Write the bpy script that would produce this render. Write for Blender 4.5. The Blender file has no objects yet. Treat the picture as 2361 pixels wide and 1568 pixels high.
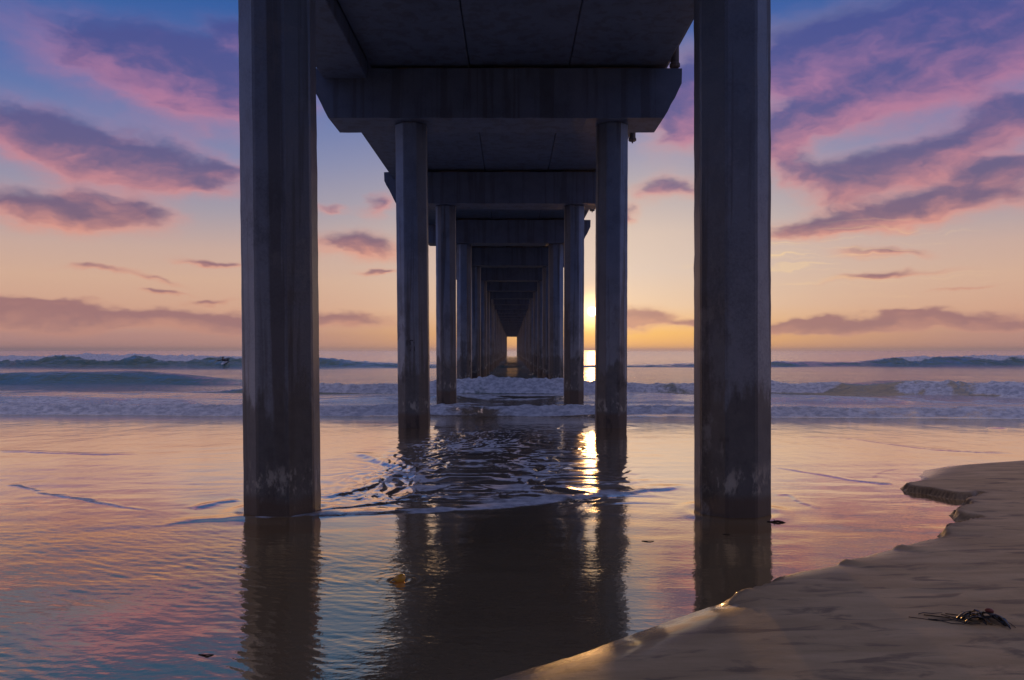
import bpy, bmesh, math, random
import numpy as np
from mathutils import Vector, Matrix

R = math.radians
random.seed(7)
C = bpy.context.scene.collection
SC = bpy.context.scene

# ------------------------------------------------------------------ camera
CAM_Z = 1.42
F = 1900.0 / 2361.0                       # focal length / sensor width
cam_data = bpy.data.cameras.new('camera')
cam_data.sensor_width = 36.0
cam_data.lens = 36.0 * F
cam_data.shift_y = 0.00995
cam_data.clip_start = 0.05
cam_data.clip_end = 60000.0
cam = bpy.data.objects.new('camera', cam_data)
C.objects.link(cam)
cam.location = (0.0, 0.0, CAM_Z)
cam.rotation_euler = (R(90), 0, 0)
SC.camera = cam

# ------------------------------------------------------------------ render / exposure
SC.view_settings.view_transform = 'Standard'
SC.view_settings.look = 'None'
SC.view_settings.exposure = 0.0
SC.view_settings.gamma = 1.0
SC.view_settings.use_curve_mapping = False
SC.render.engine = 'CYCLES'
SC.cycles.use_denoising = True
SC.cycles.max_bounces = 6
SC.cycles.diffuse_bounces = 3
SC.cycles.glossy_bounces = 4
SC.cycles.sample_clamp_indirect = 3.0
SC.cycles.sample_clamp_direct = 12.0

SUN_AZ, SUN_EL = 5.56, 2.68               # degrees to the right of the pier axis (+Y), above the horizon
sun_dir = Vector((math.sin(R(SUN_AZ)) * math.cos(R(SUN_EL)),
                  math.cos(R(SUN_AZ)) * math.cos(R(SUN_EL)), math.sin(R(SUN_EL))))


def lin(r, g, b):
    def f(v):
        v = v / 255.0
        return v / 12.92 if v <= 0.04045 else ((v + 0.055) / 1.055) ** 2.4
    return (f(r), f(g), f(b), 1.0)


class G:
    """small wrapper that writes shader node arithmetic"""

    def __init__(self, tree):
        self.t = tree
        self.N = tree.nodes
        self.L = tree.links

    def put(self, sock, v):
        if isinstance(v, bpy.types.NodeSocket):
            self.L.new(v, sock)
        elif v is not None:
            sock.default_value = v

    def m(self, op, a, b=None, c=None, clamp=False):
        n = self.N.new('ShaderNodeMath')
        n.operation = op
        n.use_clamp = clamp
        for i, v in enumerate((a, b, c)):
            if v is not None:
                self.put(n.inputs[i], v)
        return n.outputs[0]

    def add(self, a, b): return self.m('ADD', a, b)
    def sub(self, a, b): return self.m('SUBTRACT', a, b)
    def mul(self, a, b): return self.m('MULTIPLY', a, b)
    def div(self, a, b): return self.m('DIVIDE', a, b)

    def vm(self, op, a, b=None, scale=None):
        n = self.N.new('ShaderNodeVectorMath')
        n.operation = op
        self.put(n.inputs[0], a)
        if b is not None:
            self.put(n.inputs[1], b)
        if scale is not None:
            self.put(n.inputs['Scale'], scale)
        return n.outputs['Value'] if op in ('DOT_PRODUCT', 'LENGTH') else n.outputs['Vector']

    def smooth(self, x, lo, hi, a=0.0, b=1.0):
        n = self.N.new('ShaderNodeMapRange')
        n.interpolation_type = 'SMOOTHSTEP'
        for k, v in (('Value', x), ('From Min', lo), ('From Max', hi), ('To Min', a), ('To Max', b)):
            self.put(n.inputs[k], v)
        return n.outputs[0]

    def lerp(self, x, lo, hi, a=0.0, b=1.0):
        n = self.N.new('ShaderNodeMapRange')
        for k, v in (('Value', x), ('From Min', lo), ('From Max', hi), ('To Min', a), ('To Max', b)):
            self.put(n.inputs[k], v)
        return n.outputs[0]

    def mix(self, fac, a, b, mode='MIX'):
        n = self.N.new('ShaderNodeMix')
        n.data_type = 'RGBA'
        n.blend_type = mode
        n.clamp_result = False
        self.put(n.inputs[0], fac)
        self.put(n.inputs[6], a)
        self.put(n.inputs[7], b)
        return n.outputs[2]

    def ramp(self, fac, stops, interp='EASE'):
        n = self.N.new('ShaderNodeValToRGB')
        n.color_ramp.interpolation = interp
        e = n.color_ramp.elements
        while len(e) < len(stops):
            e.new(0.5)
        for el, (p, c) in zip(e, stops):
            el.position = p
            el.color = c
        self.put(n.inputs[0], fac)
        return n.outputs[0]

    def noise(self, vec, scale, detail=4.0, rough=0.55, dist=0.0, color=False):
        n = self.N.new('ShaderNodeTexNoise')
        self.put(n.inputs['Vector'], vec)
        n.inputs['Scale'].default_value = scale
        n.inputs['Detail'].default_value = detail
        n.inputs['Roughness'].default_value = rough
        n.inputs['Distortion'].default_value = dist
        return n.outputs['Color' if color else 'Fac']

    def mapping(self, vec, loc=(0, 0, 0), rot=(0, 0, 0), scale=(1, 1, 1), kind='POINT'):
        n = self.N.new('ShaderNodeMapping')
        n.vector_type = kind
        self.put(n.inputs['Vector'], vec)
        n.inputs['Location'].default_value = loc
        n.inputs['Rotation'].default_value = rot
        n.inputs['Scale'].default_value = scale
        return n.outputs[0]

    def xyz(self, x, y, z):
        n = self.N.new('ShaderNodeCombineXYZ')
        for i, v in enumerate((x, y, z)):
            self.put(n.inputs[i], v)
        return n.outputs[0]

    def sep(self, v):
        n = self.N.new('ShaderNodeSeparateXYZ')
        self.put(n.inputs[0], v)
        return n.outputs


# ------------------------------------------------------------------ world: evening sky with clouds
SKY_STRENGTH = 0.1
world = bpy.data.worlds.new('World')
SC.world = world
world.use_nodes = True
wt = world.node_tree
wt.nodes.clear()
g = G(wt)
tc = wt.nodes.new('ShaderNodeTexCoord')
direction = g.vm('NORMALIZE', tc.outputs['Generated'])
dx, dy, dz = g.sep(direction)
elev = g.mul(g.m('ARCSINE', dz), 180 / math.pi)
elev0 = g.m('MAXIMUM', elev, 0.0)
azim = g.mul(g.m('ARCTAN2', dx, dy), 180 / math.pi)
sun_cos = g.vm('DOT_PRODUCT', direction, tuple(sun_dir))
sun_ang = g.mul(g.m('ARCCOSINE', g.m('MINIMUM', sun_cos, 0.9999999)), 180 / math.pi)
efac = g.m('SQRT', g.div(elev0, 90.0))


def stops(lst):
    return [(math.sqrt(e / 90.0), lin(*c)) for e, c in lst]


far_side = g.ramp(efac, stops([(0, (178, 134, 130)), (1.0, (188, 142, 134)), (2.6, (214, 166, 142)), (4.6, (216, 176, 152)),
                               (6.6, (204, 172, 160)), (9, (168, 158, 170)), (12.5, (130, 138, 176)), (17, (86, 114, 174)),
                               (23, (42, 90, 160)), (38, (96, 116, 168)), (60, (166, 148, 160)), (90, (182, 156, 158))]), 'LINEAR')  # bright warm zenith, out of view, added to light the sand
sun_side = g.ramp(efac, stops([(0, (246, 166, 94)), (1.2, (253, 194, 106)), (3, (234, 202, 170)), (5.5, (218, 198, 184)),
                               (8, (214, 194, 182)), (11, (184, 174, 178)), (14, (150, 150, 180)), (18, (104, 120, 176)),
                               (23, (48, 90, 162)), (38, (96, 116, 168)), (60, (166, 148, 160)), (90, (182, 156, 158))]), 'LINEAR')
daz = g.div(g.sub(azim, SUN_AZ + 1.5), 15.0)
sunfac = g.m('POWER', 2.718, g.mul(g.mul(daz, daz), -1.0))
sky = g.mix(sunfac, far_side, sun_side)
# anti-twilight: the eastern half is dimmer and bluer towards its horizon
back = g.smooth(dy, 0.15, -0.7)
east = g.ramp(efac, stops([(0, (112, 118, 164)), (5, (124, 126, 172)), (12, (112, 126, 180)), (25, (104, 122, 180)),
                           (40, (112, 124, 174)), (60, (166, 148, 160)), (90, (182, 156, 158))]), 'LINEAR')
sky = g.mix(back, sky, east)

# clouds, placed by azimuth and elevation
P = g.xyz(azim, elev, 0.0)
warp = g.noise(g.mapping(P, scale=(0.16, 0.34, 1)), 1.0, 4.0, 0.6, color=True)
warp = g.vm('MULTIPLY', g.vm('SUBTRACT', warp, (0.5, 0.5, 0.5)), (5.5, 2.6, 0.0))
PW = g.vm('ADD', P, warp)


def sky_pos(px, py):
    x, y = px - 1180.5, 807.5 - py
    return math.degrees(math.atan2(x, 1900.0)), math.degrees(math.atan2(y, math.hypot(1900.0, x)))


# px, py, half width, half height (photo pixels at 2361 wide), tilt in degrees (+ = rising to the right), weight
CLOUDS = [
    (350, 140, 240, 62, -6, 1.10), (470, 225, 150, 60, -8, 0.62), (540, 80, 50, 28, 0, 0.6),
    (90, 315, 190, 46, -13, 1.05), (330, 365, 150, 42, -8, 0.72), (430, 420, 90, 26, -6, 0.5), (520, 385, 60, 18, 0, 0.4),
    (60, 470, 140, 32, -9, 0.8), (180, 500, 110, 28, -6, 0.5), (290, 475, 90, 24, -12, 0.65),
    (180, 737, 330, 21, 0, 1.15), (450, 738, 200, 17, 0, 1.0), (100, 715, 150, 12, 0, .6), (375, 668, 55, 6, 0, 0.7), (500, 604, 90, 8, -2, 0.62),
    (490, 692, 45, 6, 2, 0.6), (340, 640, 80, 6, -4, 0.45), (215, 621, 55, 6, 0, 0.5), (15, 694, 60, 14, 0, 0.6), (140, 691, 60, 7, 0, 0.55),
    (830, 562, 110, 30, -4, 1.1), (790, 735, 130, 14, 0, 1.0), (870, 628, 48, 7, 0, 0.6), (775, 470, 40, 9, 0, 0.45), (890, 470, 40, 22, 20, 0.5),
    (1540, 432, 70, 24, -4, 0.95), (1465, 484, 30, 18, 0, 0.55), (1560, 290, 80, 60, 12, 0.75), (1590, 200, 60, 70, 0, 0.6),
    (1478, 738, 60, 21, 4, 1.3), (1582, 746, 36, 8, 0, 0.8),
    (2140, 70, 330, 70, 6, 0.95), (2230, 165, 230, 55, 10, 1.0), (1880, 130, 120, 60, 10, 0.7), (1950, 250, 180, 36, 17, 0.75), (1830, 300, 90, 40, 20, 0.6),
    (2310, 275, 70, 30, 5, 0.9), (2190, 345, 170, 38, 8, 0.95), (2010, 425, 110, 34, 14, 0.8), (1870, 400, 90, 34, -14, 0.8), (2300, 400, 110, 22, 4, 0.55),
    (1885, 530, 115, 26, 8, 1.1), (2090, 490, 110, 24, 10, 0.9), (2290, 465, 130, 30, 2, 0.75), (2040, 580, 85, 11, 3, 0.6),
    (2050, 634, 110, 9, 7, 0.65), (1880, 748, 190, 12, 0, 1.0), (2130, 746, 190, 14, 1, 1.1), (2090, 727, 50, 7, 0, 0.75), (2330, 757, 90, 7, 0, 0.6), (2200, 664, 60, 5, 4, 0.4),
    (1190, 768, 60, 7, 0, 0.3),
]
tot = None
vert = None
for (px, py, hw, hh, tilt, wgt) in CLOUDS:
    wgt = wgt * 1.45 if wgt < 0.72 else wgt
    a, e = sky_pos(px, py)
    loc = g.mapping(PW, (a, e, 0), (0, 0, R(tilt)), (hw * 0.0316, hh * 0.0334, 1), 'TEXTURE')
    q = g.vm('DOT_PRODUCT', loc, loc)
    gg = g.mul(g.m('POWER', 2.718, g.mul(q, -0.9)), wgt)
    v = g.mul(g.sep(loc)[1], gg)
    tot = gg if tot is None else g.add(tot, gg)
    vert = v if vert is None else g.add(vert, v)
# loose clouds over the part of the sky that is outside this view
side = g.smooth(g.m('ABSOLUTE', azim), 34.0, 46.0)
loose = g.smooth(g.noise(g.mapping(PW, scale=(0.035, 0.11, 1)), 1.0, 2.0, 0.5), 0.5, 0.72)
tot = g.add(tot, g.mul(g.mul(loose, side), 0.8))
fbm = g.noise(g.mapping(PW, scale=(0.30, 0.52, 1)), 1.0, 8.0, 0.62)
fbm2 = g.noise(g.mapping(PW, loc=(31, 7, 0), scale=(0.45, 0.9, 1)), 1.0, 5.0, 0.55)
dens_raw = g.mul(tot, g.add(0.46, g.mul(fbm, 1.05)))
dens = g.smooth(dens_raw, 0.10, 0.90)
vn = g.div(vert, g.add(tot, 0.08))
shade = g.add(g.add(g.mul(vn, 0.55), g.mul(dens, 0.85)), g.mul(g.sub(fbm2, 0.5), 1.0))
shade = g.smooth(shade, 0.25, 1.1)
pink = g.ramp(efac, stops([(0, (182, 136, 128)), (3, (208, 150, 130)), (7, (226, 156, 138)), (11, (206, 138, 146)), (16, (182, 124, 158)),
                           (23, (132, 112, 170)), (90, (60, 70, 120))]), 'LINEAR')
core = g.ramp(efac, stops([(0, (156, 120, 124)), (3, (160, 116, 118)), (7, (130, 98, 118)), (11, (106, 94, 132)), (16, (88, 88, 144)),
                           (23, (66, 80, 148)), (90, (40, 50, 96))]), 'LINEAR')
ccol = g.mix(shade, pink, core)
warm_edge = g.mul(sunfac, g.mul(g.sub(1.0, dens), 0.5))
ccol = g.mix(warm_edge, ccol, lin(246, 200, 150))
ccol = g.mix(g.mul(back, 0.75), ccol, lin(92, 96, 146))
sky = g.mix(g.mul(dens, 0.93), sky, ccol)
# thin lit cirrus low over the right-hand horizon
cir = g.noise(g.mapping(PW, rot=(0, 0, R(5)), scale=(0.10, 2.6, 1)), 1.0, 3.0, 0.55)
cirm = g.mul(g.smooth(cir, 0.52, 0.74), g.mul(g.smooth(elev, 2.5, 5.0), g.smooth(elev, 9.0, 6.0)))
cirm = g.mul(cirm, g.mul(g.smooth(azim, 10.0, 16.0), g.smooth(azim, 34.0, 24.0)))
sky = g.mix(g.mul(cirm, 0.6), sky, lin(250, 214, 160))
# glow round the sun and the sun itself
near = g.m('POWER', 2.718, g.mul(g.mul(g.div(sun_ang, 0.95), g.div(sun_ang, 0.95)), -1.0))
wide = g.m('POWER', 2.718, g.div(sun_ang, -4.6))
sky = g.mix(1.0, sky, g.mix(wide, (0, 0, 0, 1), (0.24, 0.15, 0.07, 1)), 'ADD')
sky = g.mix(1.0, sky, g.mix(near, (0, 0, 0, 1), (2.4, 1.5, 0.5, 1)), 'ADD')
disc = g.smooth(sun_ang, 0.36, 0.27)
sky = g.mix(1.0, sky, g.mix(disc, (0, 0, 0, 1), (14.0, 10.0, 5.0, 1)), 'ADD')
# physical sky underneath the graded one
nish = wt.nodes.new('ShaderNodeTexSky')
nish.sky_type = 'NISHITA'
nish.sun_disc = False
nish.sun_elevation = R(SUN_EL)
nish.sun_rotation = R(SUN_AZ)
nish.altitude = 2.0
nish.dust_density = 1.5
sky = g.mix(1.0, g.vm('SCALE', sky, scale=0.96 / SKY_STRENGTH), g.vm('SCALE', nish.outputs[0], scale=0.012), 'ADD')
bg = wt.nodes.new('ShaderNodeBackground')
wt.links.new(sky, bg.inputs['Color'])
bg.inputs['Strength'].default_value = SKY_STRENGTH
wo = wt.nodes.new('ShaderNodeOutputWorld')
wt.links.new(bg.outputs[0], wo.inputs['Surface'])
world.cycles.sampling_method = 'MANUAL'
world.cycles.sample_map_resolution = 512

# ------------------------------------------------------------------ sun
sl = bpy.data.lights.new('sun', 'SUN')
sl.energy = 0.4
sl.angle = R(0.53)
sl.color = (1.0, 0.50, 0.17)
so = bpy.data.objects.new('sun', sl)
so.rotation_euler = sun_dir.to_track_quat('Z', 'Y').to_euler()
so.location = (20, 60, 30)
C.objects.link(so)


# ------------------------------------------------------------------ numeric helpers
COS_T = np.cos(np.arange(1024) * (2 * math.pi / 1024)).astype(np.float32)
SIN_T = np.sin(np.arange(1024) * (2 * math.pi / 1024)).astype(np.float32)
np.seterr(over='ignore')


def perlin(x, y, seed=0):
    x = np.asarray(x)
    y = np.asarray(y)
    fx0, fy0 = np.floor(x), np.floor(y)
    xi = fx0.astype(np.int64).astype(np.uint32)
    yi = fy0.astype(np.int64).astype(np.uint32)
    xf, yf = (x - fx0).astype(np.float32), (y - fy0).astype(np.float32)
    sd_ = np.uint32((seed * 982451653) & 0xFFFFFFFF)

    def grad(hx, hy, fx, fy):
        h = hx + hy + sd_
        h = (h ^ (h >> np.uint32(13))) * np.uint32(1274126177)
        h = (h ^ (h >> np.uint32(16))) & np.uint32(1023)
        return COS_T[h] * fx + SIN_T[h] * fy
    u = xf * xf * xf * (xf * (xf * 6 - 15) + 10)
    v = yf * yf * yf * (yf * (yf * 6 - 15) + 10)
    kx, ky = np.uint32(374761393), np.uint32(668265263)
    hx0, hy0 = xi * kx, yi * ky
    hx1, hy1 = hx0 + kx, hy0 + ky
    n00, n10 = grad(hx0, hy0, xf, yf), grad(hx1, hy0, xf - 1, yf)
    n01, n11 = grad(hx0, hy1, xf, yf - 1), grad(hx1, hy1, xf - 1, yf - 1)
    return ((n00 + (n10 - n00) * u) * (1 - v) + (n01 + (n11 - n01) * u) * v) * np.float32(1.41)


def fbm2d(x, y, octs=4, seed=0, gain=0.5):
    out, a = 0.0, 1.0
    for i in range(octs):
        out = out + a * perlin(x * 2 ** i, y * 2 ** i, seed + i * 17)
        a *= gain
    return out


def ss(x, a, b):
    t = np.clip((x - a) / (b - a), 0, 1)
    return t * t * (3 - 2 * t)


ZB_Y = np.array([-1e4, 6.0, 7.3, 11, 16.7, 26, 45, 90, 1e6])
ZB_Z = np.array([0.0, 0.0, -0.01, -0.055, -0.14, -0.24, -0.40, -0.5, -0.5])


def zbase(y):
    return np.interp(y, ZB_Y, ZB_Z)


def plane_point(px, py, z=0.0):
    d = (CAM_Z - z) * 1900.0 / (py - 807.5)
    return ((px - 1180.5) / 1900.0 * d, d)


def poly_dist(X, Y, pts, closed=False):
    """distance to a polyline, signed side of the nearest segment, and nearest parameter"""
    best = np.full(X.shape, 1e9)
    par = np.zeros(X.shape)
    sgn = np.zeros(X.shape)
    n = len(pts)
    for i in range(n - 1):
        (x0, y0), (x1, y1) = pts[i], pts[i + 1]
        ex, ey = x1 - x0, y1 - y0
        L2 = ex * ex + ey * ey + 1e-12
        t = np.clip(((X - x0) * ex + (Y - y0) * ey) / L2, 0, 1)
        ddx, ddy = X - (x0 + t * ex), Y - (y0 + t * ey)
        d = np.hypot(ddx, ddy)
        k = d < best
        best = np.where(k, d, best)
        par = np.where(k, i + t, par)
        sgn = np.where(k, np.sign(ex * ddy - ey * ddx), sgn)
    return best, par, sgn


def inside(X, Y, pts):
    r = np.zeros(X.shape, bool)
    n = len(pts)
    for i in range(n):
        (x0, y0), (x1, y1) = pts[i], pts[(i + 1) % n]
        if y0 == y1:
            continue
        c = ((y0 > Y) != (y1 > Y)) & (X < (x1 - x0) * (Y - y0) / (y1 - y0) + x0)
        r ^= c
    return r


# ------------------------------------------------------------------ object helpers
def new_obj(name, me, parent=None, mat=None):
    o = bpy.data.objects.new(name, me)
    C.objects.link(o)
    if parent is not None:
        o.parent = parent
    if mat is not None and me is not None and not me.materials:
        me.materials.append(mat)
    return o


def thing(o, label, cat, group=None):
    o['label'] = label
    o['category'] = cat
    if group:
        o['group'] = group
    return o


def empty(name, loc=(0, 0, 0)):
    o = bpy.data.objects.new(name, None)
    o.location = loc
    o.empty_display_size = 0.2
    C.objects.link(o)
    return o


def grid_mesh(name, X, Y, Z, attrs, smooth=True):
    nr, nc = X.shape
    me = bpy.data.meshes.new(name)
    co = np.stack([X, Y, Z], -1).reshape(-1, 3).astype(np.float32)
    idx = np.arange(nr * nc, dtype=np.int32).reshape(nr, nc)
    q = np.stack([idx[:-1, :-1], idx[:-1, 1:], idx[1:, 1:], idx[1:, :-1]], -1).reshape(-1, 4)
    me.vertices.add(len(co))
    me.vertices.foreach_set('co', co.ravel())
    me.loops.add(q.size)
    me.loops.foreach_set('vertex_index', q.ravel())
    me.polygons.add(len(q))
    me.polygons.foreach_set('loop_start', np.arange(0, q.size, 4, dtype=np.int32))
    me.polygons.foreach_set('loop_total', np.full(len(q), 4, dtype=np.int32))
    me.polygons.foreach_set('use_smooth', np.full(len(q), smooth, dtype=bool))
    for k, v in attrs.items():
        a = me.attributes.new(k, 'FLOAT', 'POINT')
        a.data.foreach_set('value', np.ascontiguousarray(v, dtype=np.float32).ravel())
    me.update()
    me.validate()
    return me


def bm_mesh(bm, name, smooth=False):
    bm.normal_update()
    me = bpy.data.meshes.new(name)
    bm.to_mesh(me)
    bm.free()
    if smooth:
        for p in me.polygons:
            p.use_smooth = True
    return me


def add_box(bm, x0, x1, y0, y1, z0, z1, bevel=0.0):
    vs = [bm.verts.new(p) for p in ((x0, y0, z0), (x1, y0, z0), (x1, y1, z0), (x0, y1, z0),
                                    (x0, y0, z1), (x1, y0, z1), (x1, y1, z1), (x0, y1, z1))]
    fs = [bm.faces.new([vs[i] for i in f]) for f in ((3, 2, 1, 0), (4, 5, 6, 7), (0, 1, 5, 4), (1, 2, 6, 5), (2, 3, 7, 6), (3, 0, 4, 7))]
    if bevel > 0:
        es = list({e for f in fs for e in f.edges})
        bmesh.ops.bevel(bm, geom=es, offset=bevel, segments=1, affect='EDGES')


def add_tube(bm, pts, radii, n=8, squash=1.0):
    rings = []
    for i, p in enumerate(pts):
        p = Vector(p)
        a = Vector(pts[max(i - 1, 0)])
        b = Vector(pts[min(i + 1, len(pts) - 1)])
        t = (b - a).normalized()
        s = t.cross(Vector((0, 0, 1)))
        if s.length < 1e-4:
            s = t.cross(Vector((0, 1, 0)))
        s.normalize()
        u = s.cross(t).normalized()
        r = radii[i] if hasattr(radii, '__len__') else radii
        rings.append([bm.verts.new(p + s * r * math.cos(2 * math.pi * k / n) + u * r * squash * math.sin(2 * math.pi * k / n)) for k in range(n)])
    for A, B in zip(rings, rings[1:]):
        for k in range(n):
            bm.faces.new((A[k], A[(k + 1) % n], B[(k + 1) % n], B[k]))
    bm.faces.new(rings[0][::-1])
    bm.faces.new(rings[-1])


def material(name):
    m = bpy.data.materials.new(name)
    m.use_nodes = True
    t = m.node_tree
    t.nodes.clear()
    out = t.nodes.new('ShaderNodeOutputMaterial')
    p = t.nodes.new('ShaderNodeBsdfPrincipled')
    t.links.new(p.outputs[0], out.inputs['Surface'])
    return m, G(t), p, out


def attr(gr, name):
    n = gr.N.new('ShaderNodeAttribute')
    n.attribute_name = name
    return n.outputs['Fac']


def bump(gr, height, strength=0.5, dist=0.02):
    n = gr.N.new('ShaderNodeBump')
    gr.put(n.inputs['Strength'], strength)
    gr.put(n.inputs['Distance'], dist)
    gr.put(n.inputs['Height'], height)
    return n.outputs[0]


# ------------------------------------------------------------------ materials
def make_concrete(name, tidal):
    m, gr, p, out = material(name)
    t = gr.N.new('ShaderNodeTexCoord')
    geo = gr.N.new('ShaderNodeNewGeometry')
    oi = gr.N.new('ShaderNodeObjectInfo')
    off = gr.vm('SCALE', gr.xyz(oi.outputs['Random'], gr.mul(oi.outputs['Random'], 3.7), gr.mul(oi.outputs['Random'], 7.3)), scale=40.0)
    pos = gr.vm('ADD', t.outputs['Object'], off)
    z = gr.sep(geo.outputs['Position'])[2]
    mott = gr.noise(pos, 2.2, 6.0, 0.6)
    fine = gr.noise(pos, 45.0, 4.0, 0.65)
    streak = gr.noise(gr.mapping(pos, scale=(4.5, 4.5, 0.16)), 1.0, 6.0, 0.62, 0.4)
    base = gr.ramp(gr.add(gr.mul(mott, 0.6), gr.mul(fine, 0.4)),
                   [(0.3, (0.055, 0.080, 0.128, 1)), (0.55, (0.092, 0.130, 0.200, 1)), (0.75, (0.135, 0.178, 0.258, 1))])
    base = gr.mix(gr.mul(gr.smooth(streak, 0.5, 0.59), 0.7 if tidal else 0.42), base, (0.028, 0.028, 0.032, 1))
    pores = gr.smooth(gr.noise(pos, 120.0, 2.0, 0.5), 0.66, 0.74)
    base = gr.mix(gr.mul(pores, 0.6), base, (0.05, 0.045, 0.04, 1))
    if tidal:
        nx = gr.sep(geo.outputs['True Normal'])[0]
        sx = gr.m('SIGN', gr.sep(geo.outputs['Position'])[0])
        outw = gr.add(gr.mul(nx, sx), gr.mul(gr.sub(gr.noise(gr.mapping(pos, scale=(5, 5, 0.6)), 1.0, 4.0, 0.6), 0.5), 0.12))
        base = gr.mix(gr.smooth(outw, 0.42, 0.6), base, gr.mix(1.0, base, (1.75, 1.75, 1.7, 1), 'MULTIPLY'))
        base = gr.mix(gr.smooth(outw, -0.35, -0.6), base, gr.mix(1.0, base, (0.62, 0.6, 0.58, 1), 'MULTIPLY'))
        warm = gr.smooth(z, 4.2, 0.8)  # light put into the colour: lower pile warmer and brighter than the top
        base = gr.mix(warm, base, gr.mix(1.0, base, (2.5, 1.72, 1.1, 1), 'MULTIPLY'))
        edge = gr.add(z, gr.mul(gr.sub(gr.noise(gr.mapping(pos, scale=(4, 4, 1.2)), 1.0, 6.0, 0.65), 0.5), 1.9))
        wet = gr.smooth(edge, 1.2, 0.95)
        dark = gr.mix(gr.noise(pos, 9.0, 5.0, 0.6), (0.028, 0.022, 0.016, 1), (0.15, 0.12, 0.09, 1))
        base = gr.mix(gr.mul(wet, 0.8), base, dark)
        band = gr.mul(gr.smooth(z, 0.16, 0.24), gr.smooth(z, 0.52, 0.3))
        barn = gr.smooth(gr.noise(gr.mapping(pos, scale=(1, 1, 0.5)), 9.0, 6.0, 0.7), 0.5, 0.62)
        base = gr.mix(gr.mul(gr.mul(band, barn), 0.8), base, (0.42, 0.36, 0.27, 1))
        rust = gr.smooth(gr.add(z, gr.mul(gr.sub(mott, 0.5), 0.2)), 0.2, 0.1)
        base = gr.mix(gr.mul(rust, 0.75), base, (0.10, 0.055, 0.025, 1))
    if tidal:
        blot = gr.noise(gr.mapping(pos, scale=(1.6, 1.6, 0.8)), 1.0, 8.0, 0.68)
        base = gr.mix(gr.mul(gr.smooth(blot, 0.52, 0.6), gr.smooth(z, 3.4, 0.6, 0.25, 0.8)), base, gr.mix(1.0, base, (0.38, 0.35, 0.33, 1), 'MULTIPLY'))
        pale = gr.smooth(gr.noise(gr.mapping(pos, loc=(9, 4, 2), scale=(2.2, 2.2, 1.2)), 1.0, 8.0, 0.7), 0.57, 0.66)
        base = gr.mix(gr.mul(pale, gr.smooth(z, 3.0, 0.5, 0.1, 0.6)), base, (0.27, 0.235, 0.195, 1))
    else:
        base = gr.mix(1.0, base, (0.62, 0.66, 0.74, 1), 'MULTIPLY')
    gr.put(p.inputs['Base Color'], base)
    if tidal:
        gr.put(p.inputs['Roughness'], gr.smooth(outw, -0.8, -0.4, 0.3, 0.6))
    else:
        p.inputs['Roughness'].default_value = 0.6
    h = gr.add(gr.mul(fine, 0.6), gr.add(gr.mul(mott, 0.6), gr.mul(pores, -0.4)))
    gr.put(p.inputs['Normal'], bump(gr, h, 0.35, 0.012))
    return m


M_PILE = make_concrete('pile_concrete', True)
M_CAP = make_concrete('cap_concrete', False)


def simple(name, col, rough=0.5, nscale=30.0, var=0.4, spec=None):
    m, gr, p, out = material(name)
    t = gr.N.new('ShaderNodeTexCoord')
    n = gr.noise(t.outputs['Object'], nscale, 4.0, 0.6)
    c2 = tuple(c * (1 - var) for c in col[:3]) + (1,)
    gr.put(p.inputs['Base Color'], gr.mix(n, c2, tuple(col[:3]) + (1,)))
    p.inputs['Roughness'].default_value = rough
    if spec is not None:
        p.inputs['Specular IOR Level'].default_value = spec
    gr.put(p.inputs['Normal'], bump(gr, n, 0.3, 0.003))
    return m


M_IRON = simple('weathered_iron', (0.09, 0.075, 0.07), 0.6, 25)
M_STENCIL = simple('old_black_paint', (0.03, 0.027, 0.027), 0.8, 50)
M_FLOAT = simple('kelp_float_skin', (0.75, 0.34, 0.03), 0.22, 20, 0.3)
M_FLOAT_RED = simple('dried_float_skin', (0.32, 0.07, 0.03), 0.3, 20, 0.4)
M_BLADE = simple('kelp_blade', (0.035, 0.024, 0.01), 0.25, 15, 0.6)
M_STIPE = simple('kelp_stipe', (0.09, 0.055, 0.012), 0.35, 15, 0.6)
M_STIPE_DARK = simple('kelp_stipe_dark', (0.03, 0.022, 0.016), 0.4, 15, 0.5)
M_BARK = simple('driftwood', (0.05, 0.03, 0.018), 0.8, 40, 0.4, 0.1)
M_SUIT = simple('wetsuit', (0.012, 0.012, 0.016), 0.5, 10)
M_SKIN = simple('skin', (0.30, 0.15, 0.10), 0.5, 10, 0.15)
M_HAIR = simple('hair', (0.02, 0.013, 0.01), 0.5, 30)
M_BOARD = simple('surfboard_gloss', (0.7, 0.72, 0.72), 0.25, 8, 0.08)

# water ------------------------------------------------------------
M_WATER, gr, p, out = material('sea_water')
geo = gr.N.new('ShaderNodeNewGeometry')
foam_a = attr(gr, 'foam')
deep = attr(gr, 'deep')
rgh = attr(gr, 'rough')
warm_reflect = attr(gr, 'warm_reflect')
pos = geo.outputs['Position']
shallow = gr.mix(gr.noise(pos, 1.3, 4.0, 0.6), (0.42, 0.30, 0.165, 1), (0.54, 0.40, 0.23, 1))
col = gr.mix(deep, shallow, (0.02, 0.125, 0.12, 1))
gr.put(p.inputs['Base Color'], col)
gr.put(p.inputs['Roughness'], rgh)
p.inputs['Specular IOR Level'].default_value = 0.0
n_mid = gr.noise(gr.mapping(pos, scale=(1.6, 3.4, 1.0)), 2.4, 4.0, 0.55, 0.3)
n_far = gr.noise(gr.mapping(pos, scale=(0.36, 0.15, 1.0)), 1.0, 4.0, 0.55, 0.2)
n_fine = gr.noise(gr.mapping(pos, scale=(1.0, 1.7, 1.0)), 24.0, 3.0, 0.5, 0.4)
b0 = bump(gr, n_fine, attr(gr, 'fine'), 0.0045)
b1n = gr.N.new('ShaderNodeBump')
gr.put(b1n.inputs['Strength'], attr(gr, 'mid'))
b1n.inputs['Distance'].default_value = 0.07
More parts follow.
